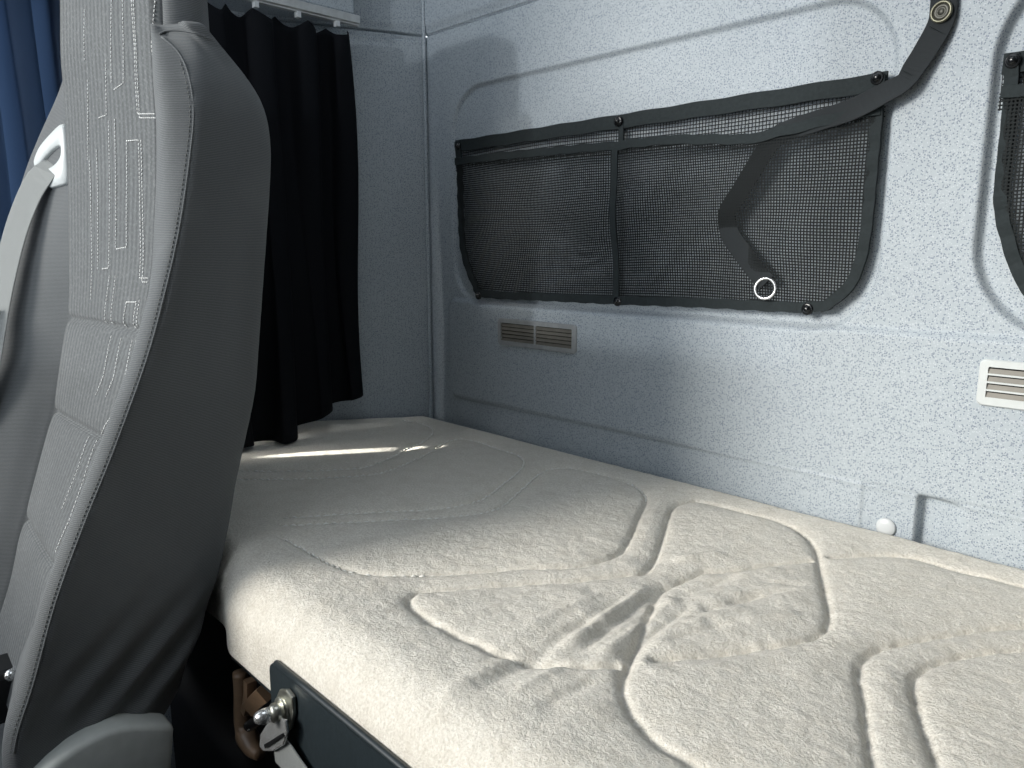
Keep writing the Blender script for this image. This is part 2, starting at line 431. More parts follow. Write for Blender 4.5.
for i in range(1, nb+1):
    w = PI/2*i/nb; prof.append((FRONT+RAD-RAD*math.sin(w), -RAD+RAD*math.cos(w), -math.sin(w), math.cos(w)))
for z in np.linspace(-RAD, -THK, 16)[1:]: prof.append((FRONT, z, -1, 0))
prof += [(FRONT+.006, -THK-.004, -.7, -.7), (FRONT+.05, -THK-.006, 0, -1), (FRONT+.4, -THK-.006, 0, -1), (-.02, -THK-.006, 0, -1)]
prof = np.array(prof)
us = np.concatenate([np.linspace(0, .12, 24)[:-1], np.linspace(.12, 1, 800)])
XR = 2.10
xl = side_x(prof[:, 0])+.012
MX = xl[None, :]+(XR-xl[None, :])*us[:, None]
MY = np.tile(prof[:, 0], (len(us), 1)); MZ = np.tile(prof[:, 1], (len(us), 1))
NY = np.tile(prof[:, 2], (len(us), 1)); NZ = np.tile(prof[:, 3], (len(us), 1))
# unrolled coordinate so the seams run over the rounded front too
dist = np.full(MX.size, 9.); along = np.zeros(MX.size)
PX, PY = MX.ravel(), MY.ravel()
for s in seams:
    L = 0
    for i in range(len(s)-1):
        a, b = s[i], s[i+1]; ab = b-a; ll = ab@ab
        lo = np.minimum(a, b)-.09; hi = np.maximum(a, b)+.09
        idx = np.nonzero((PX > lo[0]) & (PX < hi[0]) & (PY > lo[1]) & (PY < hi[1]))[0]
        if len(idx):
            t = np.clip(((PX[idx]-a[0])*ab[0]+(PY[idx]-a[1])*ab[1])/ll, 0, 1)
            d = np.hypot(PX[idx]-a[0]-t*ab[0], PY[idx]-a[1]-t*ab[1])
            k = d < dist[idx]; dist[idx[k]] = d[k]; along[idx[k]] = L+t[k]*math.sqrt(ll)
        L += math.sqrt(ll)
dist = dist.reshape(MX.shape); along = along.reshape(MX.shape)
def vnoise(x, y, seed, n=96):
    r = np.random.RandomState(seed).rand(n, n)
    xi = np.floor(x).astype(int); yi = np.floor(y).astype(int); fx = sm(x-xi); fy = sm(y-yi)
    g = lambda i, j: r[i % n, j % n]
    return (g(xi, yi)*(1-fx)+g(xi+1, yi)*fx)*(1-fy)+(g(xi, yi+1)*(1-fx)+g(xi+1, yi+1)*fx)*fy-.5
stitch = .5+.5*np.cos(2*PI*along/.030)
near = .55+.45*sm((MX-.35)/.5)
H = -.0075*near*np.exp(-dist/.018)-(.0035+.002*stitch)*near*np.exp(-(dist/.0040)**2)
# tension creases running away from the front edge, strongest round the middle seams
ca, sa = math.cos(math.radians(52)), math.sin(math.radians(52))
A = MX*ca-MY*sa*0+MY*0; 
p1 = MY; p2 = MX-.10*MY+.05*np.sin(MY*7)
cre = vnoise(p1*6+3, p2*34+.8*vnoise(p1*9, p2*9, 5), 17)*.0042+vnoise(p1*12, p2*75, 8)*.0026
mask = np.exp(-(((MX-.93)/.32)**2+((MY+.58)/.20)**2))
H += cre*mask
def fold(x0, y0, x1, y1, w, a):
    d = np.array([x1-x0, y1-y0]); L = np.linalg.norm(d); d /= L
    s = (MX-x0)*d[0]+(MY-y0)*d[1]; q = -(MX-x0)*d[1]+(MY-y0)*d[0]
    return a*np.exp(-(q/w)**2)*sm(s/(.3*L))*(1-sm((s-.7*L)/(.3*L)))
def pxfold(a, b, w, h):
    p, q = at(*a, 2, 0), at(*b, 2, 0); return fold(p[0], p[1], q[0], q[1], w, h)
for a, b, wd_, hh in (((562,664),(668,576),.007,-.006), ((545,660),(655,578),.007,.0045), ((582,668),(684,590),.007,.0045), ((596,672),(700,596),.006,-.005), ((530,655),(640,585),.007,-.004),
    ((500,640),(610,588),.008,.003), ((612,676),(650,640),.006,-.004), ((470,690),(560,640),.009,-.004), ((500,700),(590,648),.008,.004), ((530,712),(612,668),.008,-.004), ((430,700),(530,646),.010,.004),
    ((668,598),(742,572),.009,-.005), ((690,612),(770,590),.008,-.005), ((676,626),(752,604),.008,.004), ((716,600),(800,586),.008,-.004), ((730,622),(806,612),.008,.003), ((660,640),(735,622),.007,-.004), ((700,580),(790,566),.008,.004), ((668,560),(730,552),.008,.004), ((752,580),(815,584),.007,-.0035)):
    H += pxfold(a, b, wd_, hh)
m2 = np.exp(-(((MX-1.02)/.16)**2+((MY+.44)/.14)**2))
H += m2*(vnoise(MX*16+2*MY, MY*30-8*MX, 21)*.006+vnoise(MX*40, MY*55, 22)*.0025)
H += .0022*vnoise(MX*7, MY*7, 11)+(.2+.8*sm((MX-.3)/.4))*(.0011*vnoise(MX*60, MY*60, 12)+.0012*vnoise(MX*125, MY*125, 14, 256))
top = np.clip(NZ, 0, 1); edge = sm((-MY-.004)/.03)
H = H*edge*np.clip(NZ*1.2+.1, 0, 1)
MY2 = MY+NY*H+.028*(1-sm((MX-.50)/.10))*np.exp(-((MY-FRONT)/.05)**2); MZ2 = MZ+NZ*H
# a low crown, highest along the middle of the far end
MZ2 += top*.012*np.exp(-((MX+.15)/.3)**2)*np.clip(-MY/.3, 0, 1)*np.clip((-MY+.0), 0, 1)**.0
mat = grid('mattress', np.stack([MX, MY2, MZ2], -1), M['mattress'], flip=True)
# close the end caps
tag(mat, 'cream quilted plush mattress filling the bunk along the rear wall', 'mattress')
# seam thread: short stitches lying in the grooves
parts = []
def top_z(x, y):
    j = int(np.argmin(np.abs(prof[3:300, 0]-y)))+3; row = MX[:, j]; i = int(np.clip(np.searchsorted(row, x), 0, len(row)-1)); return MZ2[i, j]
for s in seams:
    L = np.concatenate([[0], np.cumsum(np.linalg.norm(np.diff(s, axis=0), axis=1))]); d = 0
    while d < L[-1]-.006:
        q = [np.array([np.interp(e, L, s[:, k]) for k in (0, 1)]) for e in (d, d+.0045, d+.009)]
        if q[1][0] < .78 and q[2][1] > FRONT+RAD+.002 and q[0][1] > FRONT+RAD+.002 and q[1][0] < XR-.02 and -.02 > q[1][1]:
            parts.append(tube_data([(p[0], p[1], top_z(p[0], p[1])+(.0004 if k != 1 else .0026)) for k, p in enumerate(q)], .0015, 5))
        d += .0125
v, f = merge(parts)
mesh('stitching', v, f, simple('cream_thread', (250, 247, 238), .9), mat)['kind'] = 'stuff'

# bunk base and the dark front under it
base = thing('bunk_platform', (.75, -.40, -.95), 'dark boxed platform carrying the mattress', 'bunk platform')
box('carcass', .03, 2.10, -.71, -.02, -.95, -.118, m=M['dark'], parent=base)
box('deck', .80, 2.10, -.806, -.02, -.134, -.117, m=M['board'], parent=base, bev=.003)

# black side rail along the mattress front
yr = -.8065
tl = at(273, 658, 1, yr); tr = at(415, 768, 1, yr); bl = at(297, 742, 1, yr)
zt = tl[2]; x0 = tl[0]
out = [(x0, zt-.115), (2.10, zt-.115), (2.10, zt)]
for i in range(7):
    w = PI/2+PI/2*i/6; out.append((x0+.014+.014*math.cos(w), zt-.014+.014*math.sin(w)))
side_rail = thing('side_rail', (1.2, yr, zt-.12), 'black metal guard board along the mattress front edge', 'guard board')
prism('board', out, yr-.006, yr, M['board'], side_rail, bev=.0015)
tube('edge_lip', [(x, yr-.003, zt+.0005) for x in np.linspace(x0+.014, 2.10, 20)], .0042, M['board'], side_rail)

# belt anchor bolted to the guard board
yb = yr-.007
def pb(px, py, y=yb): return at(px, py, 1, y)
anc = thing('belt_anchor', tuple(pb(283, 712)), 'zinc belt anchor with domed bolt and grey webbing on the black board end', 'belt anchor')
c = pb(285, 705)
o = prism('mounting_tab', [tuple(pb(*q)[[0, 2]]) for q in ((283,688),(290,688),(296,696),(297,712),(294,728),(286,733),(279,728),(278,700))], yb-.005, yb, M['steel'], anc, bev=.0015)
lathe('washer', [(0, 0), (.0155, 0), (.0155, .003), (0, .003)], pb(283, 710, yb-.005), (0, -1, 0), M['steel'], anc)
bd = Vector((-.25, -.95, -.05)).normalized()
bo = Vector(pb(283, 710, yb-.008))
lathe('bolt_nut', [(0, 0), (.0115, 0), (.0115, .012), (.0095, .014), (0, .014)], bo, bd, M['steel'], anc, n=6)
lathe('bolt_dome', [(.0085, 0), (.0085, .010), (.0072, .015), (.004, .0185), (0, .0195)], bo+bd*.013, bd, M['chrome'], anc)
pl = [tuple(pb(*q, yb-.012)[[0, 2]]) for q in ((270,722),(278,716),(288,719),(290,732),(286,744),(276,750),(266,750),(262,745),(263,733))]
prism('anchor_plate', pl, yb-.016, yb-.012, M['chrome'], anc, bev=.0015)
sl = [tuple(pb(*q, yb-.017)[[0, 2]]) for q in ((265,744),(272,740),(283,733),(284,736),(274,743),(266,748))]
prism('plate_slot', sl, yb-.0185, yb-.0165, M['black_plastic'], anc, bev=0)
w0 = [pb(274, 744, yb-.010), pb(284, 754, yb-.008), pb(298, 775, yb-.006), pb(318, 806, yb-.004), pb(340, 850, yb)]
ribbon('webbing', cat(w0, 20), np.array(pb(296, 745))-np.array(pb(266, 757)), .056, .0022, M['belt'], anc)

# brown hinge lever hanging below the mattress edge
yh = -.785
def ph(px, py, y=yh): return at(px, py, 1, y)
hk = thing('bunk_latch', tuple(ph(252, 735)), 'brown plastic latch lever hanging under the mattress beside the belt anchor', 'latch')
lv = cat([ph(240, 672), ph(241.5, 692), ph(242, 712), ph(244, 728), ph(252, 746), ph(260, 755)], 26)
rr = np.interp(np.linspace(0, 1, 26), [0, .4, .62, .7, .85, 1], [.010, .011, .012, .016, .013, .008])
tube('lever', lv, rr, M['brown'], hk, 12)
ribbon('arm', cat([ph(250, 680), ph(250, 695), ph(247, 712)], 10), (1, 0, 0), .012, .014, M['brown'], hk)
ribbon('cross_arm', cat([ph(250, 708), ph(258, 699), ph(265, 693)], 8), (0, -.3, 1), .022, .012, M['brown'], hk)
pv = ph(247, 727, yh-.012)
tube('pivot_pin', [pv+np.array([0, .02, 0]), pv, ], .006, M['chrome'], hk, 12)
tube('link_arm', cat([ph(249, 726, yh-.006), ph(258, 720, yh-.006), ph(268, 712, yh-.006)], 8), .0075, M['black_plastic'], hk, 10)
box('hanger', ph(238, 660)[0]-.01, ph(268, 680)[0]+.02, yh-.006, yh+.012, -.136, -.1185, m=M['board'], parent=hk, bev=.002)

# ------------------------------------------------------------------ air vents
def vent(x0, x1, z0, z1, nsl, label, mull, bright):
    t = thing('air_vent', ((x0+x1)/2, -.01, z0), label, 'vent', 'air vents in the rear wall pad')
    y = -.0092; fw = .010
    o = rrect(x0, x1, z0, z1, .008); i = rrect(x0+fw*1.1, x1-fw*1.1, z0+fw, z1-fw, .002)
    n = len(o); V = []
    for (ring, yy) in ((o, y), (o, y-.003), ([(a+(.0015 if a < (x0+x1)/2 else -.0015), b+(.0015 if b < (z0+z1)/2 else -.0015)) for a, b in o], y-.005), (i, y-.005), (i, y-.0005)):
        V += [(a, yy, b) for a, b in ring]
    Fc = [(k*n+j, k*n+(j+1) % n, (k+1)*n+(j+1) % n, (k+1)*n+j) for k in range(4) for j in range(n)]
    fix(mesh('frame', V, Fc, M['white_plastic'] if bright else M['ventp'], t, False))
    box('backing', x0+fw, x1-fw, y-.0006, y+.0006, z0+fw, z1-fw, m=M['void'], parent=t, bev=0)
    iz0, iz1 = z0+fw, z1-fw; st = (iz1-iz0)/nsl
    for k in range(nsl):
        za = iz0+st*(k+.08); zb = za+st*.62
        pr = [(y-.0042, za), (y-.0035, za-.0008), (y-.0012, zb), (y-.0016, zb+.0008)]
        prism('slat', [(a, b) for a, b in pr], x0+fw, x1-fw, M['slat'], t, bev=0, axis='x')
        if bright:
            box('slat_lip', x0+fw, x1-fw, y-.0052, y-.0036, za-.0012, za+.0012, m=M['white_plastic'], parent=t, bev=0)
    if mull: box('mullion', (x0+x1)/2-.0022, (x0+x1)/2+.0022, y-.0052, y-.0008, iz0, iz1, m=M['ventp'], parent=t, bev=.0005)
    return t
vent(.266, .502, .208, .2685, 5, 'grey slatted air vent with a centre bar below the wide mesh pocket', True, False)
vent(1.230, 1.466, .211, .2745, 4, 'pale framed air vent cut off by the right picture edge', False, True)

# round cap low on the rear wall
cp = at(888, 527, 1, 0)
capo = lathe('screw_cap', [(0, 0), (.0145, 0), (.0145, .003), (.0125, .005), (.006, .0062), (0, .0066)], (cp[0], -.0068, .004), (0, -1, 0), M['cap'])
tag(capo, 'small round pale cap on the rear wall at the mattress edge', 'cap')

# ------------------------------------------------------------------ mesh storage nets
def net(outline_xz, hemz, pocket_fn, x0, x1, ztop, bulge, mids, snaps, loc, label, y_back=-.004):
    t = thing('storage_net', loc, label, 'storage net', 'mesh storage nets on the rear wall')
    O = np.array(outline_xz)                          # bottom outline: z as a function of x
    def zlow(x): return np.interp(x, O[:, 0], O[:, 1])
    nx, nz = 120, 46
    xv = np.linspace(x0, x1, nx)
    def sheet(name, ztopf, yf, m, low=None):
        P = np.zeros((nx, nz, 3)); UV = np.zeros((nx, nz, 2))
        for i, x in enumerate(xv):
            zz = np.linspace((low or zlow)(x), ztopf(x), nz)
            P[i, :, 0] = x; P[i, :, 2] = zz
            P[i, :, 1] = [yf(x, z, (k/(nz-1))) for k, z in enumerate(zz)]
            UV[i, :, 0] = x; UV[i, :, 1] = zz
        # cloth drag of the grid lines
        UV[..., 1] += .006*np.sin(P[..., 0]*9+1)*np.sin(P[..., 2]*11)
        return grid(name, P, m, t, uv=UV)
    sheet('back_mesh', lambda x: ztop-.01, lambda x, z, k: y_back, M['strip_net'], lambda x: pocket_fn(x)-.012)
    def yfront(x, z, k):
        e = min(1, max(0, (x-x0)*(x1-x)/((x1-x0)**2/4)*1.6))
        for mx in mids: e *= 1-.55*math.exp(-((x-mx)/.03)**2)
        e = e**.7 if e > 0 else 0
        lowf = math.sin(min(1, k*1.15)*PI*.5)
        w = .010*math.sin(x*17+z*9)*math.sin(k*PI)*e+.006*math.sin(x*31-z*38+1)*math.sin(k*PI)*e
        return y_back-.004-bulge*e*(.35*k+.65*lowf)-w*.8
    sheet('pocket_mesh', pocket_fn, yfront, M['net'])
    W = (0, 0, 1)
    # top hem
    tp = [(x, y_back-.002, ztop-.013+.0008*math.sin(x*60)) for x in np.linspace(x0, x1, 60)]
    ribbon('top_hem', tp, W, .026, .004, M['nylon'], t)
    pk = [(x, yfront(x, pocket_fn(x), 1)-.001, pocket_fn(x)+.001*math.sin(x*110)) for x in np.linspace(x0+.004, x1-.004, 110)]
    ribbon('pocket_hem', pk, W, .016, .005, M['nylon'], t)
    # binding round the lower edge and the sides
    bp = [(x0+.004, ztop-.004)]+[(a, b) for a, b in outline_xz]+[(x1-.004, ztop-.004)]
    bp = cat(np.array(bp), 150)
    T = np.gradient(bp, axis=0); T /= np.linalg.norm(T, axis=1)[:, None]
    wd = np.stack([-T[:, 1], 0*T[:, 0], T[:, 0]], 1)
    path = [(bp[i, 0]+wd[i, 0]*.006, y_back-.005-.0012*math.sin(i*1.7), bp[i, 1]+wd[i, 2]*.006+.0008*math.sin(i*1.3)) for i in range(len(bp))]
    ribbon('binding', path, wd, .017, .006, M['nylon'], t)
    for mx in mids:
        mp = [(mx+.002*math.sin(z*20), yfront(mx, z, (z-zlow(mx))/(pocket_fn(mx)-zlow(mx)))-.002, z) for z in np.linspace(zlow(mx)+.004, pocket_fn(mx), 24)]
        ribbon('divider_tape', mp, (1, 0, 0), .014, .004, M['nylon'], t)
        ribbon('divider_tape', [(mx, y_back-.004, z) for z in np.linspace(pocket_fn(mx), ztop-.02, 6)], (1, 0, 0), .012, .003, M['nylon'], t)
    for sx_, sz in snaps:
        s = lathe('snap_fastener', [(0, 0), (.0095, 0), (.0095, .003), (.0075, .0045), (.006, .004), (.0055, .0065), (.003, .0085), (0, .009)], (sx_, y_back-.006, sz), (0, -1, 0), M['snap'], t)
    return t, yfront
net1_out = [(.128,.60),(.130,.536),(.133,.455),(.141,.41),(.157,.373),(.180,.338),(.216,.315),(.445,.316),(.608,.318),(.782,.322),(.985,.325),(1.029,.341),(1.054,.37),(1.066,.41),(1.0705,.464),(1.0715,.563),(1.072,.60)]
def pocket1(x): return float(np.interp(x, [.118, .384, .599, .727, .88, 1.066], [.622, .616, .611, .609, .594, .619]))
n1, yfront1 = net(net1_out, None, pocket1, .118, 1.075, .670, .024, [.602],
    [(1.063,.662), (.597,.657), (.131,.657), (.984,.328), (.606,.322), (.199,.316)], (.6, 0, .31),
    'wide black mesh storage net with strap and ring inside, centre of the rear wall')
def mirror(pts, c): return [(2*c-a, b) for a, b in pts][::-1]
sh = 1.094
net2_out = [(1.222,.60),(1.2225,.50),(1.226,.47),(1.236,.435),(1.256,.385),(1.285,.345),(1.33,.318),(1.55,.316),(1.80,.318),(1.95,.33),(2.02,.37),(2.04,.46),(2.042,.60)]
net(net2_out, None, lambda x: float(np.interp(x, [1.22, 1.6, 2.04], [.622, .610, .620])), 1.214, 2.05, .672, .028, [1.63],
    [(1.226,.660), (1.63,.657), (2.03,.657), (1.95,.335), (1.63,.322), (1.33,.322)], (1.63, 0, .31),
    'second black mesh net partly seen at the right edge of the photo', y_back=.009)

# ------------------------------------------------------------------ strap with press button, tucked into the net
st = thing('hanging_strap', (1.137, -.012, .738), 'black webbing strap with round press button, its end inside the wide net', 'strap')
spx = [(948,-120,-.006),(946,-50,-.006),(945,-15,-.006),(944,2,-.006),(941,22,-.007),(927,48,-.010),(914,68,-.012),(904,82,-.014),(884,93,-.016),(853,109,-.020),(820,120,-.023),(795,128,-.024),(776,137,-.021),(764,152,-.019),(750,175,-.0185),(738,195,-.018),(728,210,-.018),(727,222,-.018),(732,238,-.018),(748,260,-.017),(766,283,-.017)]
sp = [tuple(at(a, b, 1, c)) for a, b, c in spx]
path = cat(np.array(sp), 120)
wk = [(1,0,.05),(1,0,.05),(1,0,.08),(1,0,.12),(1,0,-.15),(.9,-.1,-.45),(.8,-.2,-.6),(.55,-.4,-.75),(.35,-.3,-.9),(.3,-.15,-1),(.25,-.1,-1),(.35,-.1,-1),(.6,0,-.9),(.75,0,-.7),(.8,0,-.6),(.85,0,-.5),(1,0,-.2),(1,0,.1),(.95,0,.4),(.8,0,.7),(.75,0,.7)]
wk = np.array(wk, float)
# carry the width directions onto the resampled path by nearest parameter
sparam = np.concatenate([[0], np.cumsum(np.linalg.norm(np.diff(np.array(sp), axis=0), axis=1))]); q = np.linspace(0, sparam[-1], 120)
wdir = np.stack([np.interp(q, sparam, wk[:, k]) for k in range(3)], 1)
wid = np.interp(q/sparam[-1], [0, .4, .5, 1], [.034, .034, .032, .034])
ribbon('webbing', path, wdir, wid, .0026, M['webbing'], st)
bc = tuple(at(942, 12, 1, -.0085))
lathe('button_rim', [(.0108, .001), (.0108, .0035), (.0122, .0046), (.0140, .0036), (.0143, .0012), (.0134, 0), (.0108, 0)], bc, (-.1, -1, 0), M['brass'], st, 32)
lathe('button_cap', [(0, .0005), (.0110, .0005), (.0106, .0028), (.0066, .0034), (.0060, .0028), (.0043, .0028), (.0037, .0036), (0, .0038)], bc, (-.1, -1, 0), M['dark_button'], st, 32)
torus('ring', (.914, -.0185, .358), (.15, -1, .1), .0165, .0024, M['chrome'], st)
parts = []
for pz in (tuple(at(937, 30, 1, -.0095)), tuple(at(910, 74, 1, -.0145))):
    for k in range(9):
        a = -.013+.026*k/8; parts.append(tube_data([(pz[0]+a*.75-.001, pz[1]-.0005, pz[2]-a*.5), (pz[0]+a*.75+.001, pz[1]-.0005, pz[2]-a*.5-.0006)], .0005, 5))
v, f = merge(parts); mesh('stitching', v, f, M['nylon'], st)['kind'] = 'stuff'

# ------------------------------------------------------------------ seat
seat = thing('cab_seat', (.23, -1.10, -.95), 'high-backed grey cloth cab seat with built-in belt in front of the bunk', 'seat')
tabP = ([-.30,-.20,-.1,-.02,.015,.167,.346,.535,.65,.71,.80,1.0], [-1.04,-1.005,-.966,-.945,-.932,-.881,-.841,-.826,-.820,-.820,-.812,-.800])
tabP2 = ([-.30,-.2,-.1,.01,.161,.309,.40,.52,.60,.642,.739,1.0], [-1.04,-1.015,-.990,-.955,-.880,-.829,-.807,-.793,-.788,-.788,-.784,-.772])
tabB = ([-.25,-.1,.015,.163,.31,.4,.52,.59,.64,.72], [-1.045,-1.022,-.966,-.889,-.838,-.817,-.802,-.797,-.797,-.790])
tabS = ([-.25,-.171,-.14,-.083,.009,.1,.177,.284,.362,.449,.545,.587,.657,.68,.692,.72], [-1.05,-1.045,-1.04,-1.017,-.986,-.945,-.909,-.862,-.834,-.808,-.787,-.780,-.777,-.782,-.788,-.788])
tabR = ([-.25,-.212,-.188,-.104,-.044,.104,.221,.36,.496,.564,.616,.652,.686,.72], [-.895,-.872,-.847,-.812,-.784,-.740,-.705,-.686,-.667,-.660,-.666,-.692,-.728,-.76])
tabL = ([-.25,-.1,0,.2,.36,.47,.55,.62,.66,.72], [-1.06,-1.03,-1.0,-.945,-.900,-.872,-.850,-.828,-.815,-.80])
tabXR = ([-.25,.565,.60,.63,.657,.672,.683,.692,.705], [.54,.54,.538,.528,.511,.497,.482,.467,.458])
tabXL = ([-.25,.15,.3,.45,.52,.57,.62,.65,.68,.70], [.0,.0,-.06,-.10,-.085,-.055,.0,.045,.09,.12])
tab = lambda T, z: float(np.interp(z, T[0], T[1]))
def smooth_tab(T):
    zz = np.linspace(-.30, 1.0, 261); yy = np.interp(zz, *T); k = np.hanning(19); k /= k.sum()
    yp = np.pad(yy, 9, mode='reflect', reflect_type='odd'); return (zz, np.convolve(yp, k, 'valid'))
for nm in ('tabP', 'tabP2', 'tabB', 'tabS', 'tabR', 'tabL', 'tabXL'): globals()[nm] = smooth_tab(globals()[nm])
NZ_ = 110; secs = []
zl = np.concatenate([np.linspace(-.225, .62, 88), np.linspace(.625, .703, 22)])
for z in zl:
    P, P2, B, Sm, R, L, xr, xl_ = (tab(T, z) for T in (tabP, tabP2, tabB, tabS, tabR, tabL, tabXR, tabXL))
    k = sm((z-.62)/.08)                            # rounding over the shoulders
    xl2 = max(xl_, -.10)
    w = (.14-xl2); rc = .05*float(1-sm((z-.02)/.08))
    wb = max(.008, xr-.447); q = wb/.093; xq = .492
    pts = [(.150, P+.008), (.30, (P+P2)/2+.009), (.425, P2+.009), (.447+.05*wb, B+.003), (.447+.33*wb, B-.006*q), (.447+.70*wb, min(B, Sm)-.009*q), (xr-.007*q, Sm-.005*q), (xr, Sm+.006),
           ((xr*2+xq)/3+.012, Sm+.022), ((xr+xq)/2+.012, (Sm+R)/2), (xq+.023*q+.004, R-.022), (xq, R+.004), (xr-.10, R+.004-rc), (.28, R+.006-rc), (xl2+.10, R+.002-rc), (xl2+.03, R-rc), (xl2+.002, R-.035),
           (xl2-.004, (L+R)/2), (xl2+.004, L+.025), (xl2+w*.14, L+.004), (xl2+w*.38, L-.004), (xl2+w*.72, (L+P)/2), (.134, P+.003)]
    c = cat(np.array(pts), 190, closed=True)
    secs.append([(a, b, z) for a, b in c])
secs = np.array(secs)
# dome the very top
cen = np.array([.29, -.745])
for j, (sc, dz) in enumerate(((.96, .004), (.85, .007), (.5, .009), (.02, .010))):
    s = secs[109].copy(); s[:, :2] = cen+(s[:, :2]-cen)*sc; s[:, 2] += dz; secs = np.vstack([secs, s[None]])
bot = secs[0].copy(); cb = bot[:, :2].mean(0); b2 = bot.copy(); b2[:, :2] = cb+(b2[:, :2]-cb)*.9; b2[:, 2] -= .02; b3 = b2.copy(); b3[:, :2] = cb+(b3[:, :2]-cb)*.02
secs = np.vstack([b3[None], b2[None], secs])
# soft puckers at the foot of the side
pk = secs.copy()
fold_amp = .006*np.exp(-((secs[..., 2]+.13)/.07)**2)*(secs[..., 0] > .46)*sm((secs[..., 1]+1.02)/.08)
secs[..., 0] += fold_amp*np.sin((secs[..., 1]*.75-secs[..., 2]*.9)*120)
backrest = grid('backrest', np.transpose(secs, (1, 0, 2)), M['bolster'], seat, closed_u=True, flip=False)
fix(backrest)

# centre panel, running on up the headrest front
def panel_y(x, z): return tab(tabP, z)+(tab(tabP2, z)-tab(tabP, z))*(x-.15)/.29
SEAMZ = (.312, .164, -.004)
xv = np.linspace(.139, .449, 60); zv = np.linspace(-.21, .862, 300)
PP = np.zeros((60, 300, 3))
def panel_surf(x, z):
    e = min((x-.139), (.449-x)); edge = sm(np.array(e/.012))
    g = sum(math.exp(-abs(z-s)/.010) for s in SEAMZ)+.8*sum(math.exp(-((z-s)/.003)**2) for s in SEAMZ)
    return panel_y(x, z)+.010*(1-edge)-.003*edge+.006*g*edge-.002*edge*math.cos((x-.294)/.15*PI/2)
for i, x in enumerate(xv):
    for j, z in enumerate(zv): PP[i, j] = (x, panel_surf(x, z), z)
cp_ = grid('centre_panel', PP, M['panel'], seat, flip=False); solid(cp_, .004, -1)
cp_['label'] = 'lighter grey ribbed cloth panel'
def on_panel(px, py):
    y = -.83
    for _ in range(12):
        p = at(px, py, 1, y); y = .5*y+.5*panel_surf(min(.449, max(.139, p[0])), p[2])
    p = at(px, py, 1, y); return min(.444, max(.144, p[0])), p[2]
lines = [[(152,0),(152,45),(154,80),(156,95)],
  [(132,0),(135,45),(136,80),(138,114),(156,114)], [(134,0),(136.5,45),(138,80),(140,118),(156,118)],
  [(127,141),(139,140),(140,180),(140,278),(154,278)], [(141.5,140),(142.5,180),(142.5,282),(154,282)], [(127,143),(127,200),(127,247),(117,249)],
  [(123,0),(124,40),(124,83),(114,90)], [(112,0),(112,85)], [(106,60),(107,115),(99,118)], [(115,119),(116,160),(116,250)], [(109,121),(110,170),(109,268),(102,269)],
  [(110,276),(109,325)], [(116,276),(116,326)], [(127,302),(137,302),(137,330)], [(127,302),(126,329)], [(140,300),(140,331)],
  [(97,150),(98,270)], [(88,80),(88,160)], [(90,160),(91,300)], [(85,10),(85,60)],
  [(137,340),(130,375),(121,412),(109,440)], [(133,340),(126,375),(117,408),(105,436)], [(122,338),(114,378),(106,397)], [(112,336),(104,376),(96,396)],
  [(104,445),(92,480),(76,520),(62,555)], [(98,440),(84,480),(70,520),(56,552)], [(90,436),(78,470),(62,510)]]
parts = []
for ln in lines:
    w = np.array([on_panel(*q) for q in ln])
    L = np.concatenate([[0], np.cumsum(np.linalg.norm(np.diff(w, axis=0), axis=1))]); d = 0
    while d < L[-1]-.001:
        q = [(np.interp(e, L, w[:, 0]), np.interp(e, L, w[:, 1])) for e in (d, min(L[-1], d+.0032))]
        parts.append(tube_data([(a, panel_surf(a, b)-.0006, b) for a, b in q], .0008, 5)); d += .0055
v, f = merge(parts); mesh('panel_stitching', v, f, M['thread'], cp_)['kind'] = 'stuff'
# headrest behind the panel
hs = []
for z in np.concatenate([np.linspace(.66, .835, 18), np.linspace(.842, .886, 10)]):
    P, P2 = tab(tabP, z), tab(tabP2, z); sh_ = 1-.55*max(0, (z-.83)/.056)**2.6
    pts = [(.146, P+.010), (.30, (P+P2)/2+.010), (.436, P2+.009), (.456, P2+.010), (.466, P2+.024), (.468, P2+.045), (.455, -.722), (.42, -.706), (.30, -.700), (.17, -.706), (.135, -.725), (.122, P+.045), (.124, P+.022), (.132, P+.012)]
    c = cat(np.array(pts), 120, closed=True); m_ = c.mean(0); c = m_+(c-m_)*sh_
    hs.append([(a, b, z) for a, b in c])
hs = np.array(hs); e = hs[-1].copy(); m_ = e.mean(0); e[:, :2] = m_[:2]+(e[:, :2]-m_[:2])*.02; hs = np.vstack([hs, e[None]])
head = grid('headrest', np.transpose(hs, (1, 0, 2)), M['bolster'], seat, closed_u=True); fix(head)
# piping along the bolster seam
# cushion, base, side shield
cush = []
for y in np.linspace(-1.52, -1.0, 40):
    t = (y+1.52)/.52; zt_ = -.235-.03*math.sin(t*PI)*.5-.05*t; r = sm(np.array(min(1, (y+1.52)/.05)))
    zt_ = zt_-.05*(1-float(r))
    cush.append([(a, y, b) for a, b in cat(np.array([(-.07, -.44), (-.08, zt_-.08), (-.06, zt_+.008), (.0, zt_+.014), (.12, zt_-.004), (.25, zt_-.008), (.40, zt_-.004), (.47, zt_+.014), (.52, zt_+.006), (.535, zt_-.08), (.52, -.44), (.25, -.45)]), 70, closed=True)])
cu = np.array(cush); e0 = cu[0].copy(); e0[:] = e0.mean(0)+(e0-e0.mean(0))*.02; e1 = cu[-1].copy(); e1[:] = e1.mean(0)+(e1-e1.mean(0))*.02
fix(grid('seat_cushion', np.concatenate([e0[None], cu, e1[None]]), M['bolster'], seat))
box('seat_frame', -.03, .49, -1.45, -.90, -.60, -.40, m=M['black_plastic'], parent=seat, bev=.02)
box('pedestal', .03, .43, -1.38, -.92, -.95, -.60, m=M['black_plastic'], parent=seat, bev=.02)
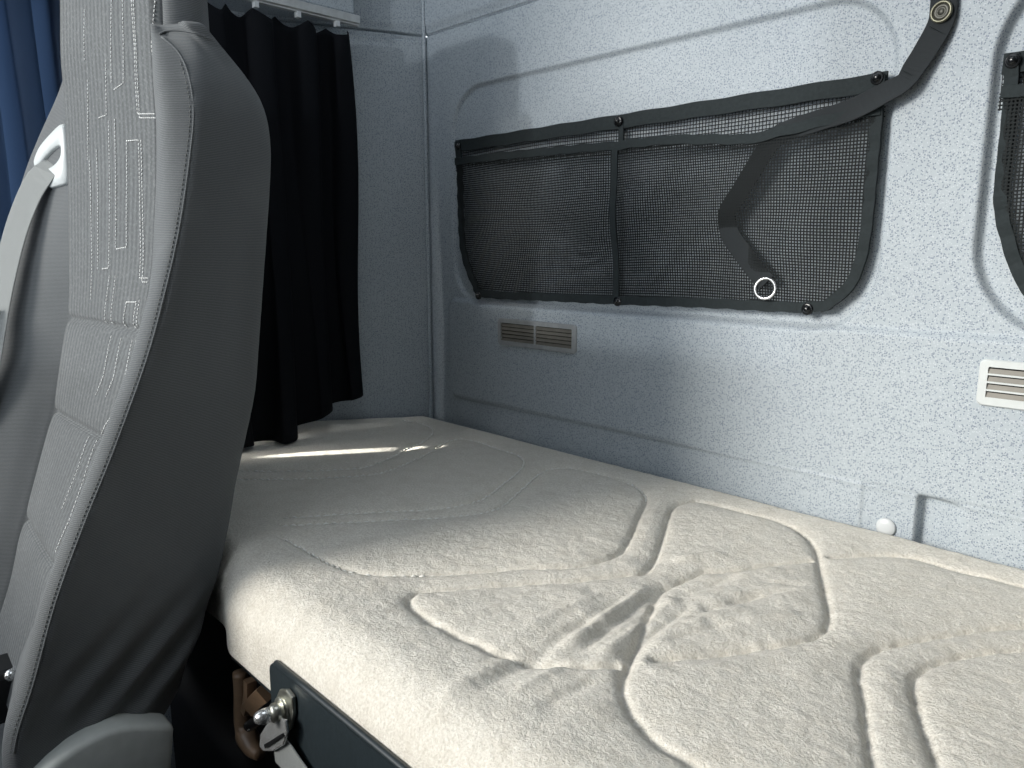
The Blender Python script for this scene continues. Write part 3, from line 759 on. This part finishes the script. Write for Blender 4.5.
shl = [(176,717),(150,716.5),(128,718),(112,721),(92,730),(72,742),(52,757),(36,772),(20,800),(20,860),(130,860),(165,860),(170,800)]
shp = [tuple(at(q[0], q[1]+9, 0, .562)[1:]) for q in shl]
prism('side_shield', shp, .515, .562, M['grey_plastic'], seat, bev=.008, axis='x', smooth=True)
# belt outlet, belt and tongue on the outer shoulder
from mathutils.bvhtree import BVHTree
_me = backrest.data
bvh = BVHTree.FromPolygons([v.co for v in _me.vertices], [tuple(p.vertices) for p in _me.polygons])
def Lf(px, py, x=0, lift=.004):
    r = Vector(ray(px, py)).normalized(); hit = bvh.ray_cast(Vector(CAM), r)
    t = hit[3] if hit[0] is not None and hit[0].x < .2 else None
    if t is None: return at(px, py, 0, x)
    return np.array(Vector(CAM)+r*(t-lift))
xb = .055
bz = [Lf(*q, xb+dx) for q, dx in (((63,124),.045),((66,128),.05),((68,150),.055),((69,180),.055),((66,184),.05),((54,187.5),.035),((50,187),.03),((40,172),.01),((36,166),.0),((36,159),.0),((42,146),.01),((54,132),.03))]
hole = [Lf(*q, xb+dx) for q, dx in (((60,146),.03),((62,149),.033),((61.5,157),.033),((57,164),.027),((49,169),.015),((43,170),.008),((41,168),.006),((42,164),.008),((48,156),.016),((55,149),.025))]
bm = bmesh.new()
nrm = Vector((.35, -.94, .05)).normalized()
ringsO = cat(np.array(bz), 60, closed=True); ringsI = cat(np.array(hole), 60, closed=True)
# line both rings up by angle
def reorder(r, c):
    a = np.arctan2(r[:, 2]-c[2], (r[:, 1]-c[1])); i = int(np.argmin(a)); r = np.roll(r, -i, axis=0); a = np.roll(a, -i)
    if np.mean(np.diff(a) > 0) < .5: r = np.roll(r[::-1], 1, axis=0)
    return r
c0 = ringsI.mean(0); ringsO = reorder(ringsO, c0); ringsI = reorder(ringsI, c0)
nv3 = np.array(nrm); c1_ = ringsO.mean(0)
layers = [ringsO-nv3*.016, ringsO+nv3*.000, c1_+(ringsO-c1_)*.96+nv3*.004, c0+(ringsI-c0)*1.12+nv3*.004, ringsI+nv3*.001, c0+(ringsI-c0)*.9-nv3*.012, c0+(ringsI-c0)*.02-nv3*.013]
fix(grid('belt_outlet', np.transpose(np.array(layers), (1, 0, 2)), M['white_plastic'], seat, closed_u=True))
bp_ = [Lf(52, 163, .055)-nv3*.006, Lf(49, 172, .060)+nv3*.006, Lf(41, 190, .062)+nv3*.014, Lf(30, 226, .062)+nv3*.020, Lf(20, 268, .060)+nv3*.022, Lf(11, 312, .055)+nv3*.022, Lf(0, 370, .050)+nv3*.020, Lf(-40, 520, .03), Lf(-70, 640, .0)]
ribbon('belt_webbing', cat(np.array(bp_), 60), (.83, .5, -.1), .046, .002, M['belt'], seat)
tg = Lf(9, 320, .075)+nv3*.040
ribbon('belt_tongue', [tg+np.array([0, -.03, -.012]), tg, tg+np.array([0, .022, .014])], (.2, -.3, 1), .016, .004, M['chrome'], seat)
ribbon('tongue_grip', [tg+np.array([.0, -.012, -.004]), tg+np.array([0, -.02, -.03]), tg+np.array([0, -.022, -.055])], (.2, -1, 0), .026, .008, M['grey_plastic'], seat)
sp_ = [(158.5,35),(170,43),(183,58),(191,85),(194,113),(191,148),(180,226),(164,297),(146,362),(113,453),(86,520),(56,602),(34,683),(17,735),(14,757)]
def on_seat(pts, n, lift):
    o = []
    for px, py in cat(np.array(pts, float), n):
        r = Vector(ray(px, py)).normalized(); h = bvh.ray_cast(Vector(CAM), r)
        if h[0] is not None and h[0].x > .40: o.append(np.array(h[0]-r*lift))
    o = np.array(o); k = np.ones(5)/5
    for c_ in range(3): o[:, c_] = np.convolve(np.pad(o[:, c_], 2, mode='edge'), k, 'valid')
    return o
pp = on_seat(sp_, 120, .0006)
tube('bolster_piping', pp, .0013, M['bolster'], seat, 8)
tube('headrest_piping', on_seat([(158.5,35),(166,31),(178,30),(192,32),(204,36),(212,40)], 30, .0006), .0015, M['bolster'], seat, 8)
pp = on_seat([(a-4, b) for a, b in sp_[2:]], 150, .0006)
parts = []
for i in range(0, len(pp)-1):
    parts.append(tube_data([pp[i], pp[i]+(pp[i+1]-pp[i])*.5], .00045, 5))
v, f = merge(parts); mesh('bolster_stitching', v, f, M['piping'], seat)['kind'] = 'stuff'
# dark buckle in the gap beside the cushion
bk = Lf(4, 682, .30)
box('buckle', bk[0]-.04, bk[0]+.03, bk[1]-.05, bk[1]+.03, bk[2]-.05, bk[2]+.028, m=M['black_plastic'], parent=seat, bev=.01)
lathe('buckle_pin', [(0, .009), (.004, .008), (.0075, .004), (.0085, 0), (.0085, -.02)], Lf(11, 675, .335), (.7, -.7, .2), M['chrome'], seat, 16)

# ------------------------------------------------------------------ light
w = bpy.data.worlds.new('world'); S.world = w; w.use_nodes = True
bg = w.node_tree.nodes['Background']; bg.inputs[0].default_value = (.86, .93, 1.0, 1); bg.inputs[1].default_value = 2.0
# narrow spot added outside the side window, standing in for a streak of sun
gl = bpy.data.lights.new('streak_spot', 'SPOT'); gl.energy = 2000; gl.spot_size = math.radians(.62); gl.spot_blend = .4; gl.shadow_soft_size = .004; gl.color = (1, .97, .9)
go = bpy.data.objects.new('streak_spot', gl); COL.objects.link(go); gt = Vector((.19, -.34, 0)); go.location = gt+Vector((-.455*2, -.89*2, .21))
go.rotation_euler = (gt-go.location).to_track_quat('-Z', 'Y').to_euler()
def sun(name, d, strength, angle, col):
    l = bpy.data.lights.new(name, 'SUN'); l.energy = strength; l.angle = math.radians(angle); l.color = col
    o = bpy.data.objects.new(name, l); COL.objects.link(o); o.location = (0, -3, 2)
    o.rotation_euler = Vector(d).normalized().to_track_quat('-Z', 'Y').to_euler(); return o
sun('sun', (.38, .925, -.36), 4.0, 20.0, (1, .96, .89))
sun('glare', (-.20, .97, -.005), .6, 1.6, (.95, .98, 1))
